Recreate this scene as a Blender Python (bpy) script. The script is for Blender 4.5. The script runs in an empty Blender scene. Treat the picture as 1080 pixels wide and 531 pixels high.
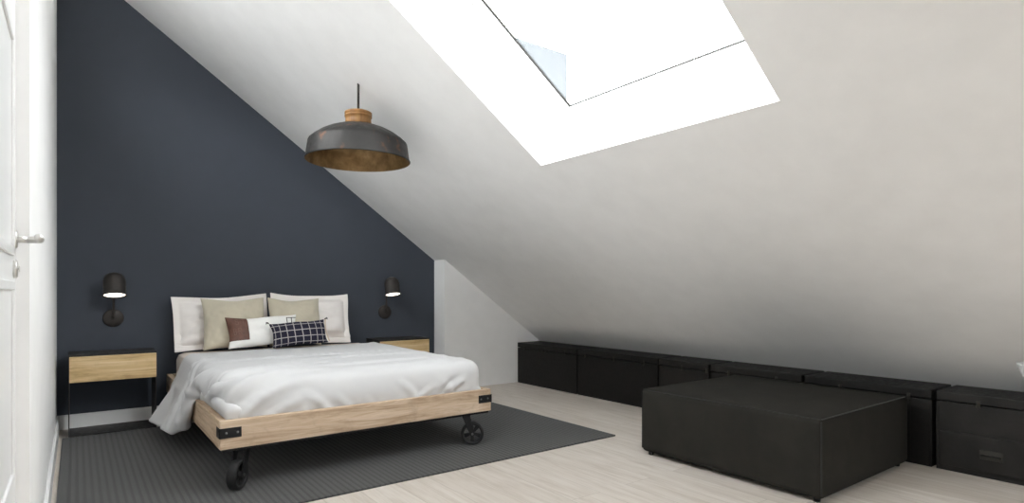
import bpy, bmesh, math, random
import numpy as np
from mathutils import Vector, Matrix, Euler
from math import pi, sin, cos, radians

S = bpy.context.scene
C = S.collection
random.seed(7)

# ------------------------------------------------------------------ camera, light, exposure
cam_d = bpy.data.cameras.new('camera'); cam = bpy.data.objects.new('camera', cam_d); C.objects.link(cam)
cam.location = (0, 0, 1.0); cam.rotation_euler = (pi / 2, 0, -math.atan2(460, 613))
cam_d.sensor_width = 36; cam_d.lens = 613 / 1080 * 36
cam_d.shift_y = (308 - 265.5) / 1080; cam_d.clip_start = .02; cam_d.clip_end = 300
S.camera = cam
S.view_settings.view_transform = 'Standard'; S.view_settings.look = 'None'
S.view_settings.gamma = 1; S.view_settings.use_curve_mapping = False
S.view_settings.exposure = 1.47
SKY, SKY_H = 1.5, 22.0
world = bpy.data.worlds.new('overcast'); S.world = world; world.use_nodes = True
bg = world.node_tree.nodes['Background']
wn, wl = world.node_tree.nodes, world.node_tree.links
bg.inputs[0].default_value = (.965, .985, 1, 1)
# hazy bright sky, strongest above the horizon
tcw = wn.new('ShaderNodeTexCoord'); sp = wn.new('ShaderNodeSeparateXYZ'); wl.new(tcw.outputs['Generated'], sp.inputs[0])
mx0 = wn.new('ShaderNodeMath'); mx0.operation = 'MAXIMUM'; wl.new(sp.outputs[2], mx0.inputs[0]); mx0.inputs[1].default_value = 0
sb = wn.new('ShaderNodeMath'); sb.operation = 'SUBTRACT'; sb.inputs[0].default_value = 1; wl.new(mx0.outputs[0], sb.inputs[1])
pw = wn.new('ShaderNodeMath'); pw.operation = 'POWER'; wl.new(sb.outputs[0], pw.inputs[0]); pw.inputs[1].default_value = 1.6
zf = wn.new('ShaderNodeMapRange'); zf.interpolation_type = 'SMOOTHSTEP'; wl.new(sp.outputs[2], zf.inputs[0])
for k, v in enumerate((.15, .70, .06, 2.6)): zf.inputs[k + 1].default_value = v
p1 = wn.new('ShaderNodeMath'); p1.operation = 'MULTIPLY'; wl.new(pw.outputs[0], p1.inputs[0]); wl.new(zf.outputs[0], p1.inputs[1])
az = wn.new('ShaderNodeMath'); az.operation = 'MULTIPLY_ADD'; wl.new(sp.outputs[0], az.inputs[0]); az.inputs[1].default_value = -.45; az.inputs[2].default_value = .55
p2 = wn.new('ShaderNodeMath'); p2.operation = 'MULTIPLY'; wl.new(p1.outputs[0], p2.inputs[0]); wl.new(az.outputs[0], p2.inputs[1])
ma = wn.new('ShaderNodeMath'); ma.operation = 'MULTIPLY_ADD'; wl.new(p2.outputs[0], ma.inputs[0]); ma.inputs[1].default_value = SKY_H; ma.inputs[2].default_value = SKY
wl.new(ma.outputs[0], bg.inputs[1])
S.cycles.max_bounces = 12; S.cycles.diffuse_bounces = 8

def portal(name, loc, rot, sx, sy):
    l = bpy.data.lights.new(name, 'AREA'); l.shape = 'RECTANGLE'; l.size = sx; l.size_y = sy
    l.cycles.is_portal = True
    o = bpy.data.objects.new(name, l); C.objects.link(o); o.location = loc; o.rotation_euler = rot
SA = radians(35.293)                                   # roof pitch
def slope(u, y, d=0):                                  # a point of the roof: u down the slope, d outwards
    return Vector((.295 + cos(SA) * u + sin(SA) * d, y, 3.227 - sin(SA) * u + cos(SA) * d))
U0, U1 = .78, 2.488                                    # skylight opening along the slope
SKYL = [(1.257, 2.796, U0, U1)]   # 
for k, (a, b, u0, u1) in enumerate(SKYL):
    c = slope((u0 + u1) / 2, (a + b) / 2, .52)
    portal('skylight_portal', c, (0, SA, 0), u1 - u0 + .1, b - a + .1)
WX0, WX1, WZ0, WZ1 = .75, 2.30, .90, 2.10              # unseen window added to the gable behind the camera for fill light
portal('added_gable_portal', ((WX0 + WX1) / 2, -3.12, (WZ0 + WZ1) / 2), (radians(90), 0, 0), WX1 - WX0, WZ1 - WZ0)
GX, GY0, GY1, GZ0, GZ1 = -3.6, -1.7, -.6, .95, 2.05     # glazing of a made-up side wing, fill light from the camera's left
portal('added_wing_portal', (GX - .3, (GY0 + GY1) / 2, (GZ0 + GZ1) / 2), (radians(90), 0, radians(-90)), GY1 - GY0, GZ1 - GZ0)
CY0, CY1, CZ0, CZ1 = 1.35, 4.50, 2.74, 3.30              # clerestory added high in the left wall, out of view, to brighten the room
portal('added_clerestory_portal', (-.66, (CY0 + CY1) / 2, (CZ0 + CZ1) / 2), (radians(90), 0, radians(-90)), CY1 - CY0, CZ1 - CZ0)

# ------------------------------------------------------------------ materials
class NT:
    def __init__(s, name):
        s.m = bpy.data.materials.new(name); s.m.use_nodes = True; s.t = s.m.node_tree
        s.b = s.t.nodes['Principled BSDF']; s.n = s.t.nodes; s.l = s.t.links
        s.tc = s.n.new('ShaderNodeTexCoord')
    def map(s, scale=(1, 1, 1), src='Object', rot=(0, 0, 0)):
        mp = s.n.new('ShaderNodeMapping'); mp.inputs['Scale'].default_value = scale; mp.inputs['Rotation'].default_value = rot
        s.l.new(s.tc.outputs[src], mp.inputs[0]); return mp.outputs[0]
    def noise(s, vec, scale, detail=4, rough=.55, dist=0):
        n = s.n.new('ShaderNodeTexNoise'); n.inputs['Scale'].default_value = scale; n.inputs['Detail'].default_value = detail
        n.inputs['Roughness'].default_value = rough; n.inputs['Distortion'].default_value = dist
        s.l.new(vec, n.inputs['Vector']); return n.outputs['Fac']
    def wave(s, vec, scale, dist=0, axis='X', prof='SIN', det=2):
        n = s.n.new('ShaderNodeTexWave'); n.bands_direction = axis; n.wave_profile = prof
        n.inputs['Scale'].default_value = scale; n.inputs['Distortion'].default_value = dist; n.inputs['Detail'].default_value = det
        s.l.new(vec, n.inputs['Vector']); return n.outputs['Fac']
    def ramp(s, fac, stops, interp='LINEAR'):
        r = s.n.new('ShaderNodeValToRGB'); e = r.color_ramp.elements; r.color_ramp.interpolation = interp
        while len(e) < len(stops): e.new(.5)
        for q, (p, c) in zip(e, stops):
            q.position = p; q.color = (c, c, c, 1) if isinstance(c, (int, float)) else (*c, 1)
        s.l.new(fac, r.inputs[0]); return r.outputs[0]
    def mix(s, a, b, fac, mode='MIX'):
        n = s.n.new('ShaderNodeMix'); n.data_type = 'RGBA'; n.blend_type = mode
        for v, i in ((fac, n.inputs[0]), (a, n.inputs[6]), (b, n.inputs[7])):
            if hasattr(v, 'is_linked'): s.l.new(v, i)
            elif isinstance(v, (int, float)): i.default_value = v
            else: i.default_value = (*v, 1)
        return n.outputs[2]
    def math(s, op, a, b=0):
        n = s.n.new('ShaderNodeMath'); n.operation = op
        for v, i in ((a, n.inputs[0]), (b, n.inputs[1])):
            if hasattr(v, 'is_linked'): s.l.new(v, i)
            else: i.default_value = v
        return n.outputs[0]
    def sep(s, vec):
        n = s.n.new('ShaderNodeSeparateXYZ'); s.l.new(vec, n.inputs[0]); return n.outputs
    def col(s, v):
        if hasattr(v, 'is_linked'): s.l.new(v, s.b.inputs['Base Color'])
        else: s.b.inputs['Base Color'].default_value = (*v, 1)
        return s
    def rough(s, v):
        if hasattr(v, 'is_linked'): s.l.new(v, s.b.inputs['Roughness'])
        else: s.b.inputs['Roughness'].default_value = v
        return s
    def bump(s, h, strength=.3, dist=.005):
        n = s.n.new('ShaderNodeBump'); n.inputs['Strength'].default_value = strength; n.inputs['Distance'].default_value = dist
        if s.b.inputs['Normal'].is_linked: s.l.new(s.b.inputs['Normal'].links[0].from_socket, n.inputs['Normal'])
        s.l.new(h, n.inputs['Height']); s.l.new(n.outputs[0], s.b.inputs['Normal']); return s
    def set(s, **k):
        for a, v in k.items(): s.b.inputs[a.replace('_', ' ')].default_value = v
        return s
def srgb(r, g, b):
    f = lambda c: (c / 255 / 12.92) if c / 255 <= .04045 else ((c / 255 + .055) / 1.055) ** 2.4
    return (f(r), f(g), f(b))

def paint(name, c, rough=.6, bump=.05):
    n = NT(name); v = n.map()
    f = n.noise(v, 6, 5); n.col(n.mix(c, tuple(x * .96 for x in c), n.ramp(f, [(.35, 0.), (.7, 1.)])))
    n.bump(n.noise(v, 220, 3), bump, .001).rough(rough); n.set(Specular_IOR_Level=.25); return n.m
M = {}
M['white'] = paint('white_paint', (.89, .885, .878))
M['navy'] = paint('navy_paint', srgb(68, 73, 82), .75, .12)
M['gloss_white'] = paint('white_gloss', (.82, .82, .815), .3, .01)
M['frame_white'] = paint('white_lacquer', (.86, .86, .85), .35, .01)
def m_floor():
    n = NT('washed_oak_planks'); v = n.map(rot=(0, 0, pi / 2))
    br = n.n.new('ShaderNodeTexBrick'); br.offset = .37; br.offset_frequency = 2
    for k, x in (('Scale', 1), ('Brick Width', 1.5), ('Row Height', .19), ('Mortar Size', .0012), ('Mortar Smooth', .1), ('Bias', 0)): br.inputs[k].default_value = x
    br.inputs['Color1'].default_value = (0, 0, 0, 1); br.inputs['Color2'].default_value = (1, 1, 1, 1); br.inputs['Mortar'].default_value = (.5, .5, .5, 1)
    n.l.new(v, br.inputs['Vector'])
    add = n.n.new('ShaderNodeVectorMath'); add.operation = 'MULTIPLY_ADD'
    n.l.new(br.outputs['Color'], add.inputs[0]); add.inputs[1].default_value = (7, 3, 0)
    n.l.new(v, add.inputs[2])
    mp = n.n.new('ShaderNodeMapping'); mp.inputs['Scale'].default_value = (1.4, 16, 1); n.l.new(add.outputs[0], mp.inputs[0])
    g = n.noise(mp.outputs[0], 1.6, 7, .62, .6)
    mp2 = n.n.new('ShaderNodeMapping'); mp2.inputs['Scale'].default_value = (3, 90, 1); n.l.new(add.outputs[0], mp2.inputs[0])
    g2 = n.noise(mp2.outputs[0], 2.0, 4, .6)
    c = n.ramp(g, [(.25, (.50, .435, .375)), (.5, (.65, .59, .53)), (.75, (.75, .705, .655))])
    c = n.mix(c, (.79, .76, .72), n.ramp(g2, [(.45, 0.), (.75, .45)]))
    c = n.mix(c, (.47, .41, .35), n.math('MULTIPLY', n.ramp(br.outputs['Color'], [(0., .0), (1., 1.)]), .32))
    c = n.mix(c, (.26, .22, .18), n.math('MULTIPLY', br.outputs['Fac'], .55))
    n.col(c).rough(.5).bump(g2, .08, .001); n.set(Specular_IOR_Level=.35); return n.m
M['floor'] = m_floor()
def m_wood(name, a, b, c, sc=1, axis=0, rough=.55, blot=.3):
    n = NT(name); s = [14, 14, 14]; s[axis] = 1.3; v = n.map(tuple(x * sc for x in s))
    g = n.noise(v, 1.6, 8, .62, 1.1); v2 = n.map(tuple(x * sc * (1 if i == axis else 5) for i, x in enumerate(s))); g2 = n.noise(v2, 2, 4, .6)
    k = n.ramp(g, [(.28, a), (.5, b), (.72, c)]); k = n.mix(k, a, n.ramp(g2, [(.5, 0.), (.8, .55)]))
    v3 = n.map((3.5, 3.5, 3.5)); k = n.mix(k, tuple(x * .62 for x in a), n.math('MULTIPLY', n.ramp(n.noise(v3, 2.2, 5, .7, .5), [(.52, 0.), (.72, 1.)]), blot))
    kn = n.n.new('ShaderNodeTexVoronoi'); kn.inputs['Scale'].default_value = 1.0; sv = [9, 9, 9]; sv[axis] = 2.5
    n.l.new(n.map(tuple(sv)), kn.inputs['Vector']); k = n.mix(k, tuple(x * .35 for x in a), n.ramp(kn.outputs['Distance'], [(.03, .7), (.12, 0.)]))
    n.col(k).rough(rough).bump(g2, .15, .0015); return n.m
M['pallet'] = m_wood('rough_sawn_oak', (.30, .19, .11), (.56, .42, .295), (.74, .61, .48), 1, 0)
M['pallet_y'] = m_wood('rough_sawn_oak_rail', (.28, .17, .09), (.53, .385, .255), (.70, .55, .40), 1, 1)
M['oak'] = m_wood('honey_oak', (.38, .23, .09), (.66, .47, .24), (.82, .65, .40), .8, 0, .45, .22)
M['turned'] = m_wood('turned_oak', (.16, .070, .017), (.26, .125, .036), (.33, .175, .058), 1.2, 2, .5, .2)
def m_metal(name, c, rough=.45, metal=.6, noise=.3):
    n = NT(name); v = n.map(); f = n.noise(v, 35, 5)
    n.col(n.mix(c, tuple(min(1, x * 1.6) for x in c), n.math('MULTIPLY', f, noise))).rough(n.ramp(f, [(.3, rough), (.7, min(1, rough + .15))]))
    n.set(Metallic=metal); return n.m
M['black_metal'] = m_metal('black_steel', (.018, .018, .019))
M['sheet'] = m_metal('black_sheet_steel', (.03, .028, .028), .42, .5)
M['hasp'] = m_metal('worn_dark_brass', (.05, .047, .042), .35, .7)
M['iron'] = m_metal('cast_iron', (.022, .022, .023), .5, .5)
M['gunmetal'] = m_metal('bronze_grey_metal', (.042, .037, .034), .5, .5)
M['rivet'] = m_metal('rivet_steel', (.16, .16, .16), .35, .9)
M['chrome'] = m_metal('satin_nickel', (.62, .61, .59), .25, .9)
def m_shade(inner):
    n = NT('aged_brass_inside' if inner else 'patinated_iron'); v = n.map((1, 1, 1)); f = n.noise(v, 7, 6, .65, .5); g = n.noise(v, 26, 5, .7)
    if inner:
        c = n.ramp(f, [(.3, (.13, .075, .03)), (.55, (.30, .19, .085)), (.75, (.42, .29, .15))]); n.set(Metallic=.75)
    else:
        c = n.ramp(f, [(.3, (.018, .017, .016)), (.7, (.036, .0335, .032))])
        c = n.mix(c, (.16, .065, .03), n.ramp(n.noise(n.map((1, 1, 1)), 12, 6, .6), [(.60, 0.), (.72, .75)])); n.set(Metallic=.5)
    n.col(c).rough(n.ramp(g, [(.3, .38), (.7, .62)])).bump(g, .12, .001); return n.m
M['lamp_out'] = m_shade(False); M['lamp_in'] = m_shade(True)
def m_fabric(name, c, c2=None, sc=450, bump=.25, rough=.9, sheen=.15, blot=6, spec=.2):
    n = NT(name); v = n.map(); f = n.noise(v, blot, 5); c2 = c2 or tuple(x * .9 for x in c)
    n.col(n.mix(c, c2, n.ramp(f, [(.35, 0.), (.68, 1.)]))).rough(rough)
    wv = n.math('ADD', n.wave(v, sc / 6.28 * .6, .4, 'X'), n.wave(v, sc / 6.28 * .6, .4, 'Z'))
    n.bump(wv, bump, .0006); n.set(Specular_IOR_Level=spec, Sheen_Weight=sheen); return n.m
M['duvet'] = m_fabric('white_cotton', (.61, .61, .615), (.59, .59, .60), 500, .1)
M['sham'] = m_fabric('offwhite_linen', (.88, .84, .81), (.84, .80, .77), 420, .2)
M['sheet_beige'] = m_fabric('blush_beige_sheet', (.66, .57, .50), (.62, .53, .465), 420, .2)
M['taupe'] = m_fabric('taupe_velvet', (.56, .51, .40), (.47, .43, .335), 400, .2, .85, .4, 5)
M['cushion_white'] = m_fabric('white_canvas', (.84, .83, .80), (.80, .79, .76), 500, .15)
M['edge_beige'] = m_fabric('natural_edge', (.62, .50, .40), None, 400, .2)
M['ottoman'] = m_fabric('charcoal_upholstery', (.025, .0235, .020), (.020, .019, .0165), 380, .35, .85, .0, 9, .12)
M['ott_piping'] = m_fabric('charcoal_piping', (.02, .02, .019), None, 380, .1, .6)
def m_leather():
    n = NT('brown_leather'); v = n.map(); f = n.noise(v, 25, 5)
    n.col(n.ramp(f, [(.3, (.085, .035, .022)), (.7, (.15, .062, .04))])).rough(.55).bump(n.noise(v, 180, 3), .3, .001); return n.m
M['leather'] = m_leather()
M['leather_mark'] = m_fabric('embossed_mark', (.20, .12, .09), None, 400, .1, .6)
def m_check():
    n = NT('navy_windowpane_check'); v = n.map(src='UV'); x, y, z = n.sep(v)
    def line(a, k, w):
        fr = n.math('FRACT', n.math('MULTIPLY', a, k)); d = n.math('ABSOLUTE', n.math('SUBTRACT', fr, .5)); return n.math('LESS_THAN', d, w)
    g = n.math('MAXIMUM', line(x, 8.6, .055), line(y, 4.4, .06))
    br = n.ramp(n.noise(v, 90, 2), [(.35, .45), (.6, 1.)])
    n.col(n.mix((.020, .019, .034), (.46, .43, .42), n.math('MULTIPLY', g, br))).rough(.9).bump(n.noise(v, 200, 2), .3, .001); n.set(Specular_IOR_Level=.15); return n.m
M['check'] = m_check()
M['tassel'] = m_fabric('black_yarn', (.015, .015, .018))
def m_rug():
    n = NT('charcoal_ribbed_weave'); v = n.map(); x, y, z = n.sep(v)
    fr = n.math('FRACT', n.math('MULTIPLY', x, 1 / .031)); tri = n.math('ABSOLUTE', n.math('SUBTRACT', fr, .5))
    rib = n.ramp(tri, [(.10, 0.), (.32, 1.)]); kn = n.wave(v, 60, 1, 'Y')
    inn = n.math('GREATER_THAN', x, .035)
    rib = n.math('ADD', n.math('MULTIPLY', rib, inn), n.math('SUBTRACT', 1, inn))
    c = n.mix((.070, .070, .070), (.097, .097, .096), rib); c = n.mix(c, (.045, .045, .045), n.ramp(n.noise(n.map((1, 1, 1)), 190, 3), [(.45, 0.), (.7, .5)]))
    n.col(c).rough(.95).bump(rib, .55, .004).bump(kn, .3, .001); n.set(Specular_IOR_Level=.1, Sheen_Weight=.1); return n.m
M['rug'] = m_rug()
def m_trunk(name, k, tint=(1, 1, 1)):
    n = NT(name); v = n.map(); f = n.noise(v, 5, 6, .65, .4); g = n.noise(v, 40, 5, .7)
    a = tuple(.007 * k * t for t in tint); b = tuple(.016 * k * t for t in tint)
    c = n.mix(a, b, n.ramp(f, [(.35, 0.), (.7, 1.)])); c = n.mix(c, tuple(.035 * k * t for t in tint), n.ramp(g, [(.62, 0.), (.8, .5)]))
    n.col(c).rough(n.ramp(g, [(.3, .45), (.7, .7)])).bump(g, .35, .002); n.set(Specular_IOR_Level=.3); return n.m
M['trunk'] = m_trunk('blackened_leather', .42, (1.2, 1, .85)); M['trunk_brown'] = m_trunk('brown_black_leather', 0.7, (1.2, 1, .82)); M['trunk_grey'] = m_trunk('soft_black_leather', 1.1, (1.1, 1, .9))
def m_glass():
    n = NT('window_glass'); t = n.n.new('ShaderNodeBsdfTransparent'); g = n.n.new('ShaderNodeBsdfGlossy'); g.inputs['Roughness'].default_value = .02
    mx = n.n.new('ShaderNodeMixShader'); mx.inputs[0].default_value = .05
    t.inputs[0].default_value = (.98, .99, .99, 1)
    n.l.new(t.outputs[0], mx.inputs[1]); n.l.new(g.outputs[0], mx.inputs[2])
    n.l.new(mx.outputs[0], n.n['Material Output'].inputs[0]); return n.m
M['glass'] = m_glass()
def m_emit(name, c, s):
    n = NT(name); n.col(c); n.b.inputs['Emission Color'].default_value = (*c, 1); n.b.inputs['Emission Strength'].default_value = s; return n.m
M['bulb'] = m_emit('opal_diffuser', (1, .90, .78), 1.3)
M['gasket'] = paint('grey_gasket', (.022, .020, .018), .8, .01)
M['slate'] = paint('pale_blue_render', (.060, .066, .073), .8, .1)
M['ground'] = paint('pale_gravel', (.16, .155, .145), .9, .1)
M['ceramic'] = paint('pale_grey_ceramic', (.62, .63, .63), .3, .01)

# ------------------------------------------------------------------ helpers
def obj(name, bm, mat, parent=None, loc=None, smooth=False, angle=None):
    me = bpy.data.meshes.new(name)
    if angle is not None: smooth = True
    if smooth:
        for f in bm.faces: f.smooth = True
    if angle is not None:
        for e in bm.edges:
            if len(e.link_faces) == 2 and e.calc_face_angle(0) > radians(angle): e.smooth = False
    bm.to_mesh(me); bm.free()
    o = bpy.data.objects.new(name, me); C.objects.link(o)
    for m in (mat if isinstance(mat, list) else [mat]): me.materials.append(m)
    if parent: o.parent = parent
    if loc is not None: o.location = loc
    return o
def tag(o, label, cat, group=None):
    o['label'] = label; o['category'] = cat
    if group: o['group'] = group
    return o
def thing(name, label, cat, loc=(0, 0, 0), rot=(0, 0, 0), group=None):
    o = bpy.data.objects.new(name, None); C.objects.link(o); o.location = loc; o.rotation_euler = rot; o.empty_display_size = .1
    return tag(o, label, cat, group)
def struct(name, bm, mat, parent=None, **k):
    o = obj(name, bm, mat, parent, **k)
    if parent is None: o['kind'] = 'structure'
    return o
def BM(): return bmesh.new()
def box(bm, lo, hi, bev=0, seg=2, M4=None):
    lo, hi = Vector(lo), Vector(hi); c = (lo + hi) / 2; d = hi - lo
    t = bmesh.ops.create_cube(bm, size=1, matrix=Matrix.Translation(c) @ Matrix.Diagonal((*d, 1)))
    vs = t['verts']
    if bev:
        es = list({e for v in vs for e in v.link_edges})
        r = bmesh.ops.bevel(bm, geom=es, offset=bev, segments=seg, profile=.5, affect='EDGES'); vs = list({v for f in r['faces'] for v in f.verts} | {v for v in vs if v.is_valid})
    if M4 is not None: bmesh.ops.transform(bm, matrix=M4, verts=[v for v in vs if v.is_valid])
    return bm
def lathe(bm, prof, seg=48, M4=None, closed=False):
    rows = []; M4 = M4 or Matrix()
    for r, z in prof:
        if r < 1e-6: rows.append([bm.verts.new(M4 @ Vector((0, 0, z)))])
        else: rows.append([bm.verts.new(M4 @ Vector((r * cos(2 * pi * k / seg), r * sin(2 * pi * k / seg), z))) for k in range(seg)])
    if closed: rows.append(rows[0])
    for a, b in zip(rows, rows[1:]):
        for k in range(seg):
            q = (k + 1) % seg
            if len(a) == 1 and len(b) == 1: continue
            if len(a) == 1: bm.faces.new((a[0], b[q], b[k]))
            elif len(b) == 1: bm.faces.new((a[k], a[q], b[0]))
            else: bm.faces.new((a[k], a[q], b[q], b[k]))
    return bm
def tube(bm, pts, r, seg=14, cap=True):
    pts = [Vector(p) for p in pts]; rows = []; up = None
    for i, p in enumerate(pts):
        d = (pts[min(i + 1, len(pts) - 1)] - pts[max(i - 1, 0)]).normalized()
        if up is None: up = d.orthogonal().normalized()
        up = (up - d * up.dot(d)).normalized(); sd = d.cross(up); rr = r[i] if isinstance(r, (list, tuple)) else r
        rows.append([bm.verts.new(p + (up * cos(2 * pi * k / seg) + sd * sin(2 * pi * k / seg)) * rr) for k in range(seg)])
    for a, b in zip(rows, rows[1:]):
        for k in range(seg): bm.faces.new((a[k], a[(k + 1) % seg], b[(k + 1) % seg], b[k]))
    if cap: bm.faces.new(rows[0][::-1]); bm.faces.new(rows[-1])
    return bm
def hull8(bm, P):
    """a block from 8 corners: 4 of one face, then the matching 4 of the other"""
    v = [bm.verts.new(p) for p in P]
    for f in ((3, 2, 1, 0), (4, 5, 6, 7), (0, 1, 5, 4), (1, 2, 6, 5), (2, 3, 7, 6), (3, 0, 4, 7)): bm.faces.new([v[i] for i in f])
    bmesh.ops.recalc_face_normals(bm, faces=bm.faces); return bm
def sblock(bm, u0, u1, y0, y1, d0, d1):
    return hull8(bm, [slope(u0, y0, d0), slope(u1, y0, d0), slope(u1, y1, d0), slope(u0, y1, d0), slope(u0, y0, d1), slope(u1, y0, d1), slope(u1, y1, d1), slope(u0, y1, d1)])
def axis_to(v): return Vector((0, 0, 1)).rotation_difference(Vector(v).normalized()).to_matrix().to_4x4()

# ------------------------------------------------------------------ room
XL, YF, YN, XR = -.11, 5.32, -2.9, 4.30
bm = BM(); box(bm, (-3.9, YN - .2, -.12), (XR + .35, YF + .3, 0)); struct('floor', bm, M['floor'])
zt = lambda x: 3.227 - (x - .295) * math.tan(SA)
# gable wall behind the bed, up to the roof
def gable(name, y0, y1, mat, x0=XL - .25, x1=XR + .2):
    bm = BM(); a = [(x0, 0), (x1, 0), (x1, zt(x1) + .05), (x0, zt(x0) + .05)]
    hull8(bm, [(x, y0, z) for x, z in a] + [(x, y1, z) for x, z in a]); return struct(name, bm, mat)
gable('wall_far', YF, YF + .25, M['navy'])
# boxed-out white wall section right of the bed
bm = BM(); x0, x1 = 2.981, XR + .2
hull8(bm, [(x, 5.108, z) for x, z in ((x0, 0), (x1, 0), (x1, zt(x1) + .04), (x0, zt(x0) + .04))] + [(x, YF + .002, z) for x, z in ((x0, 0), (x1, 0), (x1, zt(x1) + .04), (x0, zt(x0) + .04))])
struct('wall_right_far', bm, M['white'])
# near gable with the opening for its added window (behind the camera)
bm = BM()
for a, b, c, d in ((XL, WX0, 0, 9), (WX0, WX1, 0, WZ0), (WX0, WX1, WZ1, 9), (WX1, XR + .2, 0, 9)):
    q = [(a, c), (b, c), (b, min(d, zt(b) + .05)), (a, min(d, zt(a) + .05))]
    hull8(bm, [(x, YN - .2, z) for x, z in q] + [(x, YN, z) for x, z in q])
struct('wall_near', bm, M['white'])
# made-up side wing left of the camera, letting extra daylight in: flat ceiling, glazed end
WY1 = 1.10
bm = BM(); box(bm, (GX - .2, WY1, 0), (XL - .25, WY1 + .2, 2.6)); struct('wall_added_wing_far', bm, M['white'])
bm = BM(); box(bm, (GX - .2, YN - .2, 0), (XL, YN, 2.6)); struct('wall_added_wing_near', bm, M['white'])
bm = BM(); box(bm, (GX - .2, YN, 2.5), (XL - .25, WY1, 2.62)); struct('ceiling_added_wing', bm, M['white'])
bm = BM()
for a, b, c, d in ((YN, GY0, 0, 2.5), (GY1, WY1, 0, 2.5), (GY0, GY1, 0, GZ0), (GY0, GY1, GZ1, 2.5)): box(bm, (GX - .2, a, c), (GX, b, d))
struct('wall_added_wing_left', bm, M['white'])
def casement(name, ax, at, a0, a1, z0, z1, n):  # frame and pane of the added, unseen windows
    bm = BM(); t = .06
    def bb(a, b, c, d):
        if ax == 'y': box(bm, (a, at, c), (b, at + .06, d), .004)
        else: box(bm, (at, a, c), (at + .06, b, d), .004)
    bb(a0, a1, z0, z0 + t); bb(a0, a1, z1 - t, z1); step = (a1 - a0 - t) / n
    for k in range(n + 1): bb(a0 + k * step, a0 + k * step + t, z0 + t, z1 - t)
    fr = struct(name, bm, M['frame_white']); g = BM()
    if ax == 'y': box(g, (a0 + t * .5, at + .028, z0 + t * .5), (a1 - t * .5, at + .033, z1 - t * .5))
    else: box(g, (at + .028, a0 + t * .5, z0 + t * .5), (at + .033, a1 - t * .5, z1 - t * .5))
    obj('glass_pane', g, M['glass'], fr)
casement('window_2', 'y', YN - .14, WX0, WX1, WZ0, WZ1, 2)
casement('window_3', 'x', GX - .14, GY0, GY1, GZ0, GZ1, 2)
casement('window_4', 'x', XL - .23, CY0, CY1, CZ0, CZ1, 3)
# left wall with a doorway recess
DY0, DY1, DZ = 1.35, 2.245, 2.08
bm = BM(); LT = XL - .25; ztop = zt(XL) + .05
for a, b, c, d in ((DY1, YF, 0, CZ0), (WY1, DY0, 0, CZ0), (DY0, DY1, DZ, CZ0), (YN, WY1, 2.5, ztop), (WY1, CY0, CZ0, ztop), (CY1, YF, CZ0, ztop), (CY0, CY1, CZ1, ztop)): box(bm, (LT, a, c), (XL, b, d))
struct('wall_left', bm, M['white'])
bm = BM(); box(bm, (XR, YN, 0), (XR + .2, YF, zt(XR) + .04)); struct('wall_right', bm, M['white'])
# sloping ceiling with the skylight shafts
bm = BM(); ua, ub, T = -.62, 5.15, .44
yl = [YN - .25] + [v for s in sorted(SKYL) for v in s[:2]] + [YF + .25]
for k in range(0, len(yl) - 1):
    a, b = yl[k], yl[k + 1]
    if k % 2 == 0: sblock(bm, ua, ub, a, b, 0, T)
    else: u0, u1 = sorted(SKYL)[k // 2][2:]; sblock(bm, ua, u0, a, b, 0, T); sblock(bm, u1, ub, a, b, 0, T)
struct('ceiling', bm, M['white'])
# baseboards
bm = BM(); box(bm, (XL, YF - .016, 0), (2.981, YF, .105), .004); struct('baseboard_far', bm, M['gloss_white'])
bm = BM(); box(bm, (XL, DY1 + .02, 0), (XL + .016, YF - .016, .105), .004); struct('baseboard_left', bm, M['gloss_white'])
bm = BM(); box(bm, (XL, WY1, 0), (XL + .016, DY0 - .02, .105), .004); struct('baseboard_left_near', bm, M['gloss_white'])

# skylights: lining frame, sash, gasket, pane
for k, (ya, yb, U0, U1) in enumerate(SKYL):
    bm = BM()
    def ring(bm, m0, m1, d0, d1):                      # m: (margin along the slope, margin across)
        (p0, q0), (p1, q1) = m0, m1
        for a, b, c, d in ((U0 + p0, U0 + p1, ya + q0, yb - q0), (U1 - p1, U1 - p0, ya + q0, yb - q0), (U0 + p1, U1 - p1, ya + q0, ya + q1), (U0 + p1, U1 - p1, yb - q1, yb - q0)): sblock(bm, a, b, c, d, d0, d1)
        return bm
    fr = struct('window_%d' % (k + 1), ring(bm, (0, 0), (.042, .038), .34, .438), M['frame_white'])
    obj('sash', ring(BM(), (.0425, .0385), (.078, .068), .375, .432), M['frame_white'], fr)
    obj('gasket', ring(BM(), (.078, .068), (.081, .071), .412, .43), M['gasket'], fr)
    bm = BM(); sblock(bm, U0 + .081, U1 - .081, ya + .071, yb - .071, .420, .426); obj('glass_pane', bm, M['glass'], fr)

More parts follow.
